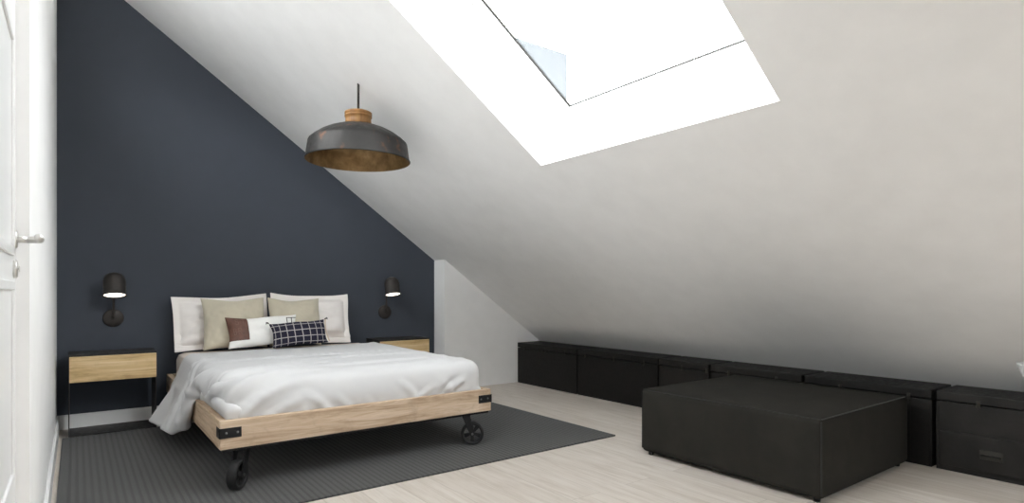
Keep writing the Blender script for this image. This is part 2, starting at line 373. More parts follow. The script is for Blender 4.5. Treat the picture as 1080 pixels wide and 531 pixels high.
# door in the left wall, seen almost edge on
DX = XL - .032
def leafbox(lo, hi, b=.003): bm = BM(); box(bm, lo, hi, b); return bm
door = struct('door_1', leafbox((DX - .04, DY0 + .004, .008), (DX, DY1 - .004, DZ - .004)), M['gloss_white'])
for z0, z1 in ((.474, 1.03), (1.10, 1.717)):
    bm = BM()
    y0, y1 = DY0 + .12, DY1 - .12
    for a, b, c, d in ((y0, y0 + .025, z0, z1), (y1 - .025, y1, z0, z1), (y0 + .025, y1 - .025, z0, z0 + .025), (y0 + .025, y1 - .025, z1 - .025, z1)): box(bm, (DX - .001, a, c), (DX + .007, b, d), .003)
    obj('panel_moulding', bm, M['gloss_white'], door)
hy, hz = 2.175, 1.150
R90 = Matrix.Translation((DX, hy, hz)) @ Matrix.Rotation(pi / 2, 4, 'Y')
hd = obj('handle', tube(tube(BM(), [(DX, hy, hz), (DX + .03, hy, hz)], .010), [(DX + .03, hy, hz), (DX + .050, hy - .001, hz), (DX + .058, hy - .012, hz), (DX + .060, hy - .03, hz), (DX + .060, hy - .125, hz - .001)], [.010, .010, .0105, .0105, .0095]), M['chrome'], door, smooth=True)
obj('rosette', lathe(BM(), [(0, 0), (.026, 0), (.026, .007), (.023, .009), (0, .009)], 32, R90), M['chrome'], hd, angle=30)
esc = obj('keyhole_rosette', lathe(BM(), [(0, 0), (.026, 0), (.026, .007), (.023, .009), (0, .009)], 32, Matrix.Translation((0, 0, -.085)) @ R90), M['chrome'], door, angle=30)
obj('key', box(tube(BM(), [(DX + .009, hy, hz - .085), (DX + .013, hy, hz - .085)], .003), (DX + .012, hy - .0015, hz - .094), (DX + .0145, hy + .0015, hz - .076), .001), M['chrome'], esc)

# outside: neighbouring building seen through the skylight
bm = BM(); box(bm, (-80, -80, -6.3), (90, 90, -6.0)); struct('ground', bm, M['ground'])
H = thing('neighbouring_house', 'pale blue-grey house wall glimpsed through the lower corner of the skylight', 'house', (6.0, 15, -6.0))
obj('wall', box(BM(), (-6, -3, 0), (4.92, 4, 13.55)), M['slate'], H)
obj('roof', box(BM(), (-6, -3, 13.551), (4.92, 4, 13.60)), M['slate'], H)

# ------------------------------------------------------------------ rug
bm = BM(); box(bm, (0, 0, 0), (3.06, 2.175, .010), .003, 2)
o = obj('rug', bm, M['rug'], loc=(-.074, 2.785, .0)); tag(o, 'large charcoal ribbed rug lying on the pale plank floor under the bed', 'rug')

# ------------------------------------------------------------------ bed
BX0, BX1, BY0, BY1, BZ0, BZ1 = .564, 2.180, 3.135, 5.22, .220, .362
RZ = .010
bed = thing('platform_bed', 'rough oak platform bed on black iron wheels with a fitted beige mattress', 'bed', ((BX0 + BX1) / 2, (BY0 + BY1) / 2, RZ))
bl = lambda x, y, z: (x - bed.location.x, y - bed.location.y, z - RZ)
def bbox(bm, x0, y0, z0, x1, y1, z1, b=.004): return box(bm, bl(x0, y0, z0), bl(x1, y1, z1), b, 2)
def warp(bm, amp=.0016):
    for v in bm.verts:
        v.co += Vector((sin(v.co.y * 41 + v.co.z * 30), sin(v.co.x * 37 + v.co.z * 50 + 1), sin(v.co.x * 29 + v.co.y * 33))) * amp
    return bm
foot = obj('foot_rail', bbox(BM(), BX0, BY0, BZ0, BX1, BY0 + .036, BZ1), M['pallet'], bed)
obj('side_rail', bbox(BM(), BX0, BY0 + .037, BZ0, BX0 + .036, BY1, BZ1), M['pallet_y'], bed)
obj('side_rail', bbox(BM(), BX1 - .036, BY0 + .037, BZ0, BX1, BY1, BZ1), M['pallet_y'], bed)
obj('head_rail', bbox(BM(), BX0 + .037, BY1 - .036, BZ0, BX1 - .037, BY1, BZ1), M['pallet'], bed)
obj('base_frame', bbox(bbox(bbox(bbox(BM(), BX0 + .012, BY0 + .012, BZ0 - .014, BX1 - .012, BY0 + .05, BZ0 - .001, .001), BX0 + .012, BY0 + .05, BZ0 - .014, BX0 + .05, BY1 - .02, BZ0 - .001, .001), BX1 - .05, BY0 + .05, BZ0 - .014, BX1 - .012, BY1 - .02, BZ0 - .001, .001), BX0 + .05, BY1 - .06, BZ0 - .014, BX1 - .05, BY1 - .02, BZ0 - .001, .001), M['black_metal'], bed)
bm = BM()
for k in range(9): bbox(bm, BX0 + .04, BY0 + .12 + k * .22, .25, BX1 - .04, BY0 + .21 + k * .22, .27, .002)
obj('slats', bm, M['pallet'], bed)
# corner straps with rivets, foot corners and head corner
def strap(cx, sx):
    z0, z1 = .277, .327; t = .004
    bm = BM()
    xa, xb = sorted((cx - sx * t, cx + sx * .098)); bbox(bm, xa, BY0 - t, z0, xb, BY0, z1, .001)
    xa, xb = sorted((cx - sx * t, cx)); bbox(bm, xa, BY0 - t, z0, xb, BY0 + .07, z1, .001)
    s = obj('corner_strap', bm, M['black_metal'], bed)
    for px in (.028, .080):
        obj('rivet', lathe(BM(), [(0, .0045), (.004, .0035), (.0062, 0)], 16, Matrix.Translation(bl(cx + sx * px, BY0 - t, .302)) @ Matrix.Rotation(pi / 2, 4, 'X')), M['rivet'], s, smooth=True)
    return s
strap(BX0, 1); strap(BX1, -1)
# wheels: spoked casters splayed towards the corners
def caster(mx, my, trail, nrm):
    """mx,my: mount on the frame; trail: ground direction the wheel trails; nrm: axle"""
    tr = Vector((*trail, 0)).normalized(); nm = Vector((*nrm, 0)).normalized(); R = .0735; off = .045
    hub = Vector((mx, my, RZ + R)) + tr * off; hub = Vector(bl(*hub)); A = Matrix.Translation(hub) @ axis_to(nm)
    w = .023
    wh = obj('wheel', lathe(BM(), [(R - .016, -w), (R - .004, -w), (R, -w + .005), (R, w - .005), (R - .004, w), (R - .016, w), (R - .019, w - .006), (R - .019, -w + .006)], 56, A, closed=True), M['iron'], bed, angle=40)
    bm = BM()
    for k in range(5):
        a = 2 * pi * k / 5 + .35
        M4 = A @ Matrix.Rotation(a, 4, 'Z')
        hull8(bm, [M4 @ Vector(p) for p in ((.010, -.008, -.007), (R - .017, -.014, -.006), (R - .017, .014, -.006), (.010, .008, -.007), (.010, -.008, .007), (R - .017, -.014, .006), (R - .017, .014, .006), (.010, .008, .007))])
    obj('spokes', bm, M['iron'], wh)
    obj('hub', lathe(BM(), [(0, -.026), (.012, -.026), (.017, -.02), (.017, .02), (.012, .026), (0, .026)], 24, A), M['iron'], wh, angle=35)
    top = Vector(bl(mx, my, BZ0 - .014))
    bm = BM()
    sd = nm
    for s in (-1, 1):
        o0 = sd * s * .030
        d = (hub - top).normalized(); wv = d.cross(sd).normalized() * .018
        P = []
        for th in (-.003, .003):
            q = o0 + sd * th
            P += [top + q - wv * 1.25, top + q + wv * 1.25, hub + q + wv * .85 + d * .012, hub + q - wv * .85 + d * .012]
        hull8(bm, P)
    M4 = Matrix.Translation(top) @ Matrix.Rotation(math.atan2(nm.y, nm.x), 4, 'Z')
    box(bm, (-.038, -.032, -.007), (.038, .032, .002), .002, 1, M4)
    obj('fork', bm, M['black_metal'], bed)
    tube_ = tube(BM(), [hub - sd * .037, hub + sd * .037], .008, 8); obj('axle', tube_, M['rivet'], wh)
caster(.676, 3.190, (-.62, -.78), (.78, -.62))
caster(2.020, 3.195, (.84, -.54), (-.54, -.84))
caster(.672, 5.10, (-.75, .66), (.62, .78))
caster(2.06, 5.10, (.84, .54), (-.54, .84))
# mattress with rounded edges and fitted sheet
bm = BM(); bbox(bm, .618, 3.205, .271, 2.132, 5.180, .530, .055)
for v in bm.verts:
    pass
m_ = obj('mattress', bm, M['sheet_beige'], bed, smooth=True)
sm = m_.modifiers.new('soft', 'SUBSURF'); sm.levels = sm.render_levels = 2; sm.subdivision_type = 'SIMPLE'

# ------------------------------------------------------------------ duvet
def drape():
    """duvet settled over the mattress: a small position based cloth solver; returns an (nx, ny, 3) grid"""
    rng = np.random.RandomState(4)
    h = 0.0205
    OL, OR, OF = .297, .26, .205
    x0, x1, yf, yb = .60, 2.145, 3.20, 4.80
    EX = 1.075
    nx = int(((x1 - x0) * EX + OL + OR) / h) + 1
    EY = 1.045
    ny = int(((yb - yf) * EY + OF) / h) + 1
    cx = np.arange(nx) * h; cy = np.arange(ny) * h
    GX, GY = np.meshgrid(cx, cy, indexing='ij')
    p = np.zeros((nx, ny, 3))
    p[..., 0] = x0 - OL + GX / EX; p[..., 1] = yf - OF + GY / EY; p[..., 2] = .64
    # the head edge runs slanting on the left where the cover has slid down
    sl = np.clip((1.0 - GX) / 1.0, 0, 1)
    p[..., 1] -= .10 * sl * (GY / GY.max())
    for k in range(26):
        a = rng.uniform(0, math.pi); f = rng.uniform(4, 16); ph = rng.uniform(0, 6.28)
        p[..., 2] += .034 / (1 + f / 7) * np.sin(f * (GX * math.cos(a) + GY * math.sin(a)) + ph)
    start = p.copy()
    w = np.ones((nx, ny)); tgt = p.copy()
    u = GX[:, 0]
    # front edge tucked behind the foot rail, gathered
    w[:, 0] = 0
    mid = np.clip((u - OL) / (x1 - x0) / EX, 0, 1)
    gat = mid + .010 * np.sin(mid * 37) + .006 * np.sin(mid * 71 + 1)
    tgt[:, 0, 0] = x0 + .012 + gat * (x1 - x0 - .024)
    tgt[:, 0, 1] = yf - .014 + np.clip(OL - u, 0, 1) * .35 + np.clip(u - OL - (x1 - x0) * EX, 0, 1) * .35
    tgt[:, 0, 2] = .335
    # left edge tucked inside the side rail near the foot only
    jt = int((3.80 - (yf - OF)) / h)
    for j in range(1, jt):
        w[0, j] = 0; t = j / jt
        tgt[0, j] = (.606, yf + .14 + (3.86 - yf - .14) * t, .31 + .05 * max(0, t - .7))
    # right edge tucked inside the far rail
    for j in range(1, ny):
        w[-1, j] = 0; t = j / ny
        tgt[-1, j] = (2.152, yf + .08 + (yb - yf - .08) * t, .32)
    # head edge lies on the mattress, held lightly by the cushions
    held = np.zeros((nx, ny), bool); held[int((OL + .28) / h):, -1] = True
    v = np.zeros_like(p); W = w[..., None]
    bendw = .07
    def con(ax, st, rest, k, diag=0):
        # pairs (i,j)-(i+a,j+b) in colours
        a, b = ax
        for par in range(2):
            for q in range(st):
                if a and not diag:
                    s = slice(q + par * st, None, 2 * st)
                    A = p[:nx - a][s]; B = p[a:][s]; wa = w[:nx - a][s]; wb = w[a:][s]
                elif not diag:
                    s = slice(q + par * st, None, 2 * st)
                    A = p[:, :ny - b][:, s]; B = p[:, b:][:, s]; wa = w[:, :ny - b][:, s]; wb = w[:, b:][:, s]
                else:
                    s = slice(par, None, 2)
                    if diag > 0:
                        A = p[:-1, :-1][s]; B = p[1:, 1:][s]; wa = w[:-1, :-1][s]; wb = w[1:, 1:][s]
                    else:
                        A = p[1:, :-1][s]; B = p[:-1, 1:][s]; wa = w[1:, :-1][s]; wb = w[:-1, 1:][s]
                d = B - A; L = np.sqrt((d * d).sum(-1)) + 1e-9
                sw = wa + wb; sw[sw == 0] = 1
                c = k * (L - rest) / L / sw
                A += d * (c * wa)[..., None]; B -= d * (c * wb)[..., None]
    def rbox(lo, hi, r, off):
        lo = np.array(lo); hi = np.array(hi); c = (lo + hi) / 2; e = (hi - lo) / 2 - r
        q = p - c; a = np.abs(q) - e; m = np.maximum(a, 0); dist = np.sqrt((m * m).sum(-1))
        inside = (a.max(-1) <= 0)
        n = np.where(dist[..., None] > 1e-9, m / (dist[..., None] + 1e-12), 0) * np.sign(q)
        pen = (r + off) - dist
        hit = (pen > 0) & ~inside & (w > 0)
        p[hit] += (n * pen[..., None])[hit]
        ii = inside & (w > 0)
        if ii.any():
            k = a.argmax(-1)
            for ax in range(3):
                s = ii & (k == ax)
                p[s, ax] = c[ax] + np.sign(q[s, ax]) * (e[ax] + r + off)
        return hit | ii
    N = 210
    for it in range(N):
        t = min(1, it / 70.); t = t * t * (3 - 2 * t)
        v[..., 2] -= 9.8 * .012
        v *= .965
        prev = p.copy()
        p += v * .012 * W
        pin = w == 0
        cur = start * (1 - t) + tgt * t
        cur[..., 2] = start[..., 2] * (1 - t ** 2) + tgt[..., 2] * t ** 2
        p[pin] = cur[pin]
        for s in range(9):
            con((1, 0), 1, h, 1); con((0, 1), 1, h, 1)
            con((1, 1), 1, h * 1.4142, .6, 1); con((1, 1), 1, h * 1.4142, .6, -1)
            con((2, 0), 2, 2 * h, bendw); con((0, 2), 2, 2 * h, bendw)
            con((4, 0), 4, 4 * h, .04); con((0, 4), 4, 4 * h, .035)
            con((8, 0), 8, 8 * h, .018); con((0, 8), 8, 8 * h, .012)
            hit = rbox((.622, 3.205, .2), (2.132, 5.2, .53), .06, .014)
            hit |= rbox((.564, 3.14, .215), (.604, 5.2, .345), .006, .016)
            hit |= rbox((.40, 3.139, .2), (2.4, 3.176, .35), .004, .008)
            low = (p[..., 2] < .43) & (w > 0)
            near = np.clip((.43 - p[..., 2]) / .05, 0, 1)
            ym = 3.183 - .035 * (1 - near); f_ = low & (p[..., 1] < ym) & (p[..., 0] > .60); p[..., 1][f_] = ym[f_]
            xm = .604 - .035 * (1 - near); f_ = low & (p[..., 1] < 3.86) & (p[..., 0] < xm) ; p[..., 0][f_] = xm[f_]
            xm = 2.142 + .035 * (1 - near); f_ = low & (p[..., 0] > xm); p[..., 0][f_] = xm[f_]
            # the thick quilt bulges outwards where it slides over the side rail
            yy = p[..., 1]; k_ = 2.1 + .40 * np.sin(yy * 17 + 1.2) + .25 * np.sin(yy * 31)
            zl = .425 - np.clip(.60 - p[..., 0], 0, 1) * k_; act = np.clip((yy - 3.90) / .16, 0, 1)
            zl = np.where(p[..., 0] < .60, zl * act, -1); f_ = (p[..., 2] < zl) & (act > 0) & (w > 0)
            p[..., 2][f_] += .6 * (zl - p[..., 2])[f_]; p[..., 0][f_] -= .25 * (zl - p[..., 2])[f_]
            lowz = p[..., 2] < .03; p[..., 2][lowz] = .03
        v = (p - prev) / .012
        v[hit] *= .55
        v[held] *= .1
        if it == 60: rest0 = p.copy(); grip = np.clip((GX - OL - .06) / .15, 0, 1) * np.clip((GY - .45) / .3, 0, 1) * .35
        if it > 60: p[..., :2] += (rest0 - p)[..., :2] * grip[..., None]
    # pressed-in creases and soft folds along hand-laid curves (cloth coordinates: u from the left overhang, v from the foot)
    du = np.gradient(p, axis=0); dv = np.gradient(p, axis=1); nr = np.cross(du, dv); nr /= np.linalg.norm(nr, axis=-1, keepdims=True) + 1e-9
    wd = (x1 - x0) * EX; D = np.zeros((nx, ny))
    F = [(.10, .02, .13, .14, .24, .20, .016, .020), (.20, .02, .22, .12, .30, .17, .013, .017), (.36, .03, .35, .14, .27, .23, .016, .020), (.42, .02, .43, .12, .36, .20, .014, .017),
         (.50, .02, .50, .10, .46, .17, .012, .015), (.60, .02, .64, .12, .72, .19, .015, .019), (.67, .03, .66, .14, .58, .24, .016, .020), (.76, .02, .80, .10, .84, .20, .012, .016),
         (.83, .02, .82, .12, .75, .20, .013, .016), (.90, .03, .92, .14, .97, .24, .016, .018), (.95, .02, .97, .10, 1.0, .17, .012, .014),
         (.02, .20, .12, .42, .42, .46, .020, .034), (-.02, .34, .10, .60, .34, .66, .022, .036), (.0, .50, .16, .78, .50, .80, .018, .032), (.05, .12, .12, .28, .30, .32, .016, .026),
         (.35, .62, .62, .55, .98, .66, .011, .035), (.25, .95, .60, 1.02, .98, .90, .011, .034), (.45, .40, .70, .36, .95, .44, .010, .030), (.10, 1.18, .45, 1.26, .95, 1.16, .012, .034),
         (-.20, .70, -.06, .86, .02, 1.20, .018, .026), (-.22, 1.05, -.05, 1.15, .16, 1.42, .016, .026), (-.20, 1.30, -.02, 1.36, .24, 1.52, .012, .022)]
    for (a, b, c, d, e, f, A, wdt) in F:
        ts = np.linspace(0, 1, 26)
        qx = OL + wd * ((1 - ts) ** 2 * a + 2 * ts * (1 - ts) * c + ts ** 2 * e); qy = (1 - ts) ** 2 * b + 2 * ts * (1 - ts) * d + ts ** 2 * f
        dd = np.sqrt((GX[..., None] - qx) ** 2 + (GY[..., None] - qy) ** 2); k = dd.argmin(-1); m = dd.min(-1); tt = ts[k]
        sgn = (GX - qx[k]) * (qy[-1] - qy[0]) - (GY - qy[k]) * (qx[-1] - qx[0])
        side = np.where(sgn > 0, 1.0, 1.9)             # steeper on one side, so the fold casts
        env = np.sin(np.pi * np.clip(tt * .9 + .08, 0, 1)) ** .7
        D += 1.7 * A * env * (np.exp(-(m * side / wdt) ** 2) - .35 * np.exp(-((m * side - 1.6 * wdt) / wdt) ** 2))
    D = np.maximum(D * np.clip(GY / .05, 0, 1), -.004)
    p = p + nr * D[..., None]
    return p

G = drape()
def sheet(bm, G, flip=False):
    nx, ny = G.shape[:2]; V = [[bm.verts.new(G[i, j]) for j in range(ny)] for i in range(nx)]
    for i in range(nx - 1):
        for j in range(ny - 1):
            q = (V[i][j], V[i + 1][j], V[i + 1][j + 1], V[i][j + 1]); bm.faces.new(q[::-1] if flip else q)
    return V
org = np.array([1.37, 4.0, .57]); bm = BM(); sheet(bm, G - org)
duv = obj('duvet', bm, M['duvet'], loc=tuple(org), smooth=True)
tag(duv, 'rumpled white duvet spread over the bed and slipping off its left side', 'duvet')
sf = duv.modifiers.new('thick', 'SOLIDIFY'); sf.thickness = .020; sf.offset = 0
s2 = duv.modifiers.new('sub', 'SUBSURF'); s2.levels = s2.render_levels = 1

# ------------------------------------------------------------------ pillows and cushions
def fbm(x, y, s):
    v = 0
    for k in range(5):
        a = s * 1.7 + k * 2.4; f = 3.2 * 1.75 ** k
        v += sin(f * (x * cos(a) + y * sin(a)) + s * 3 + 1.3 * sin(f * .7 * (x * sin(a) - y * cos(a)) + k)) / (1.5 ** k)
    return v / 2.6
def pillow_grid(w, h, t, seed, flange=0, sag=.0, ears=.03, wr=.006, n=44, droop=0, folds=0):
    """two skins of a stuffed cushion standing in the XZ plane, base at z=0, front towards -Y"""
    F = np.zeros((n + 1, n + 1, 3)); B = F.copy(); fi = flange / (w / 2); fj = flange / (h / 2)
    for i in range(n + 1):
        for j in range(n + 1):
            u = -cos(pi * i / n) * .35 + (2 * i / n - 1) * .65; v = -cos(pi * j / n) * .35 + (2 * j / n - 1) * .65
            a = min(1, abs(u) / (1 - fi)) if fi else abs(u); b = min(1, abs(v) / (1 - fj)) if fj else abs(v)
            th = ((1 - a ** 2.6) * (1 - b ** 2.6)); th = max(th, 0) ** .55
            x = u * w / 2 * (1 - ears * (1 - v * v) * abs(u) ** 3 * 1.0); z = v * h / 2 * (1 - ears * 1.4 * (1 - u * u) * abs(v) ** 3)
            wri = wr * fbm(u * 1.2, v * 1.2, seed) * (.35 + th)
            crease = folds * math.exp(-((v + .55 + .12 * sin(u * 3)) / .10) ** 2) * (1 - u * u * .2)
            crease += folds * .7 * math.exp(-((v + .75 - .10 * sin(u * 4 + 1)) / .06) ** 2)
            low = t * .28 * sag * max(0, -v) * th
            y = -(t / 2 * th + low + wri) + crease
            yb = t / 2 * th * .8
            off = .012 * sin(u * 5 + seed) * abs(v) ** 4 + .010 * sin(v * 4 + seed * 2) * abs(u) ** 4
            e = .0025
            F[i, j] = (x, y + off - e, z + h / 2 - droop * (1 - u * u) * max(0, v) ** 2)
            B[i, j] = (x, yb + off + e, z + h / 2 - droop * (1 - u * u) * max(0, v) ** 2)
    return F, B
def pillow_bm(F, B, uv=False, wsc=1, hsc=1):
    bm = BM(); A = sheet(bm, F); Z = sheet(bm, B, True); n = len(A) - 1
    for k in range(n):
        for a, b in ((A[k][0], A[k + 1][0]),): bm.faces.new((b, a, Z[k][0], Z[k + 1][0]))
        bm.faces.new((A[k][n], A[k + 1][n], Z[k + 1][n], Z[k][n]))
        bm.faces.new((A[0][k], A[0][k + 1], Z[0][k + 1], Z[0][k]))
        bm.faces.new((A[n][k + 1], A[n][k], Z[n][k], Z[n][k + 1]))
    if uv:
        L = bm.loops.layers.uv.new('UVMap'); idx = {}
        for W_ in (A, Z):
            for i in range(n + 1):
                for j in range(n + 1): idx[W_[i][j]] = (i / n * wsc, j / n * hsc)
        for f in bm.faces:
            for l in f.loops: l[L].uv = idx[l.vert]
    bmesh.ops.recalc_face_normals(bm, faces=bm.faces)
    return bm
def soft(o, lv=1):
    s = o.modifiers.new('sub', 'SUBSURF'); s.levels = s.render_levels = lv; return o

def sham(label, x, lean, seed, w, h, roll):
    F, B = pillow_grid(w, h, .135, seed, flange=.05, sag=.6, ears=.02, wr=.012, droop=.018, folds=.022)
    o = obj('pillow', pillow_bm(F, B), M['sham'], loc=(x, 5.105, .545), smooth=True)
    o.rotation_euler = (-lean, roll, 0); soft(o)
    return tag(o, label, 'pillow', 'flanged pillows leaning on the wall')
sham('off-white flanged pillow leaning on the wall, left one of the pair', .955, radians(12), 1.3, .705, .440, radians(-2.0))
sham('off-white flanged pillow leaning on the wall, right one of the pair', 1.655, radians(12), 4.1, .685, .450, radians(1.0))
def taupe(label, x, seed, w, h, lean, y=4.955):
    F, B = pillow_grid(w, h, .125, seed, ears=.06, wr=.008, droop=.01, sag=.4)
    o = obj('cushion', pillow_bm(F, B), M['taupe'], loc=(x, y, .55), smooth=True); o.rotation_euler = (-radians(lean), radians(seed - 2), 0); soft(o)
    return tag(o, label, 'cushion', 'taupe velvet cushions')
taupe('plain taupe cushion behind the white and brown cushion, left of the two', 1.008, 1.5, .465, .415, 13)
taupe('plain taupe cushion behind the checked cushion, right of the two', 1.475, 2.6, .43, .41, 13, 4.96)

# white cushion with a brown leather patch and a dark square outline
wc = thing('lumbar_cushion', 'white lumbar cushion with a brown leather patch at its left end', 'cushion', (1.190, 4.80, .572), (-radians(22), radians(-2.2), radians(0)))
Wc, Hc = .54, .25
F, B = pillow_grid(Wc, Hc, .10, 3.3, ears=.07, wr=.004, n=48)
soft(obj('cover', pillow_bm(F, B), M['cushion_white'], wc, smooth=True))
def patch(i0, i1, j0, j1, mat, name, parent, off=.003, G_=F):
    P = G_[i0:i1 + 1, j0:j1 + 1].copy(); bm = BM(); Q = P.copy(); Q[..., 1] -= off; P[..., 1] += .004
    A = sheet(bm, Q); Z = sheet(bm, P, True); a, b = len(A) - 1, len(A[0]) - 1
    for k in range(a): bm.faces.new((A[k + 1][0], A[k][0], Z[k][0], Z[k + 1][0])); bm.faces.new((A[k][b], A[k + 1][b], Z[k + 1][b], Z[k][b]))
    for k in range(b): bm.faces.new((A[0][k], A[0][k + 1], Z[0][k + 1], Z[0][k])); bm.faces.new((A[a][k + 1], A[a][k], Z[a][k], Z[a][k + 1]))
    return obj(name, bm, mat, parent, smooth=True)
pt = patch(0, 15, 12, 48, M['leather'], 'leather_patch', wc); pt['label'] = 'brown leather patch with faint letters'
# faint letters pressed into the leather, thin strokes following the face
def surf(u, v, off=.0055):
    i = (np.clip(u, 0, 1)) * 48; j = np.clip(v, 0, 1) * 48; i0, j0 = min(int(i), 47), min(int(j), 47); a, b = i - i0, j - j0
    p = F[i0, j0] * (1 - a) * (1 - b) + F[i0 + 1, j0] * a * (1 - b) + F[i0, j0 + 1] * (1 - a) * b + F[i0 + 1, j0 + 1] * a * b
    return Vector(p) + Vector((0, -off, 0))
def strokes(name, lines, r, mat, parent, off=.0045):
    bm = BM()
    for L in lines:
        pts = []
        for (a, b), (c, d) in zip(L, L[1:]):
            for k in range(5): pts.append(surf(a + (c - a) * k / 5, b + (d - b) * k / 5, off))
        pts.append(surf(*L[-1], off)); tube(bm, pts, r, 6)
    return obj(name, bm, mat, parent)
def glyph(ch, x, y, w, h):
    D = {'S': [[(1, .85), (.8, 1), (.2, 1), (0, .82), (.1, .6), (.9, .42), (1, .2), (.8, 0), (.2, 0), (0, .15)]], 'T': [[(0, 1), (1, 1)], [(.5, 1), (.5, 0)]],
         'B': [[(0, 0), (0, 1), (.8, .95), (.9, .75), (.7, .55), (0, .52)], [(.7, .55), (1, .3), (.8, .03), (0, 0)]], 'R': [[(0, 0), (0, 1), (.8, .95), (.95, .75), (.75, .52), (0, .5)], [(.5, .5), (1, 0)]],
         'A': [[(0, 0), (.5, 1), (1, 0)], [(.22, .4), (.78, .4)]]}
    return [[(x + a * w, y + b * h) for a, b in L] for L in D[ch]]
for a_ in (('S', .15, .70, .045, .17), ('T', .235, .70, .045, .17), ('B', .10, .42, .045, .17), ('R', .175, .42, .045, .17)):
    strokes('embossed_letter', glyph(*a_), .0012, M['leather_mark'], pt, .0042)
# dark outlines of small squares near the right end
sq = [[(.80, .35), (.80, .84), (.985, .84)], [(.885, .35), (.885, .84)], [(.80, .60), (.985, .60)]]
strokes('printed_outline', sq, .0028, M['tassel'], wc, .0025)

# dark checked cushion with tassels
ck = thing('lumbar_cushion', 'small dark navy cushion with a thin pale check, in front of the others', 'cushion', (1.425, 4.665, .578), (-radians(22), radians(-3.0), radians(0)))
F2, B2 = pillow_grid(.430, .200, .09, 5.2, ears=.06, wr=.003)
soft(obj('cover', pillow_bm(F2, B2, True), M['check'], ck, smooth=True))
for x, z in ((-.218, .200), (.218, .200)):
    bm = BM(); sg = 1 if x > 0 else -1
    tube(bm, [(x, 0, z), (x + sg * .006, -.003, z + .004), (x + sg * .011, -.006, z + .006)], [.0035, .005, .0055], 8)
    for k in range(6):
        a = k * pi / 3; tube(bm, [(x + sg * .010, -.006, z + .005), (x + sg * .018, -.006 + .006 * sin(a), z + .006 + .006 * cos(a)), (x + sg * .022, -.008 + .007 * sin(a), z + .007 * cos(a))], [.002, .002, .0012], 5)
    obj('tassel', bm, M['tassel'], ck)
pb = [(.222, .004, .012 + k * .0195) for k in range(11)]
obj('side_piping', tube(BM(), [(x - .020 * sin(pi * k / 10) * .6 + .004, y, z) for k, (x, y, z) in enumerate(pb)], .0055, 8), M['edge_beige'], ck, smooth=True)

# ------------------------------------------------------------------ nightstands: sheet steel loop holding an oak drawer
def nightstand(x, label, w=.513, hgt=.558, dep=.30, z=.0):
    t = thing('nightstand', label, 'nightstand', (x, 4.955, z), group='wall nightstands')
    s = .005
    obj('top_panel', box(BM(), (0, 0, hgt - .012), (w, dep, hgt), .001), M['sheet'], t)
    obj('side_panel', box(BM(), (0, 0, s), (s, dep, hgt - .012), .001), M['sheet'], t)
    obj('side_panel', box(BM(), (w - s, 0, s), (w, dep, hgt - .012), .001), M['sheet'], t)
    obj('base_panel', box(BM(), (0, 0, 0), (w, dep, s), .001), M['sheet'], t)
    obj('cabinet_box', box(BM(), (s, .02, .372), (w - s, dep - .005, hgt - .013), .001), M['sheet'], t)
    obj('drawer_front', box(BM(), (s, -.002, .368), (w - .001, .018, hgt - .014), .002), M['oak'], t)
    return t
nightstand(-.041, 'steel framed nightstand with oak drawer left of the bed, below the left wall lamp', z=.0105)
nightstand(2.21, 'steel framed nightstand with oak drawer mostly hidden behind the bed, below the right wall lamp')

# ------------------------------------------------------------------ wall lamps
def sconce(x, label):
    t = thing('wall_lamp', label, 'lamp', (x, YF, .802), group='dome wall lamps')
    obj('wall_plate', lathe(BM(), [(0, 0), (.066, 0), (.066, .012), (.062, .016), (0, .016)], 48, Matrix.Rotation(pi / 2, 4, 'X')), M['gunmetal'], t, angle=30)
    obj('arm', tube(BM(), [(0, -.01, 0), (0, -.030, 0), (0, -.042, .006), (0, -.046, .02), (0, -.046, .205), (0, -.052, .222), (0, -.068, .228), (0, -.13, .228)], .0085, 14), M['gunmetal'], t, smooth=True)
    tl = Matrix.Translation((0, -.195, .170)) @ Matrix.Rotation(radians(-15), 4, 'X')
    prof = [(.070, 0), (.0775, -.002), (.079, .003), (.072, .009), (.0705, .03), (.0705, .105), (.0675, .126), (.0585, .147), (.043, .162), (.022, .171), (0, .174)]
    inn = [(0, .168), (.021, .165), (.041, .157), (.056, .143), (.064, .124), (.067, .104), (.067, .03), (.068, .003), (.070, 0)]
    sh = obj('lamp_shade', lathe(BM(), inn[:-1] + prof, 48, tl), M['gunmetal'], t, angle=50)
    obj('diffuser', lathe(BM(), [(0, .005), (.066, .005), (.066, .011), (0, .012)], 40, tl), M['bulb'], sh)
    obj('knuckle', lathe(BM(), [(0, -.014), (.013, -.014), (.013, .014), (0, .014)], 20, Matrix.Translation((0, -.125, .228)) @ Matrix.Rotation(pi / 2, 4, 'X')), M['gunmetal'], t, angle=30)
    return t
sconce(.226, 'lit dome wall lamp on the navy wall left of the bed')
sconce(2.425, 'lit dome wall lamp on the navy wall right of the bed')

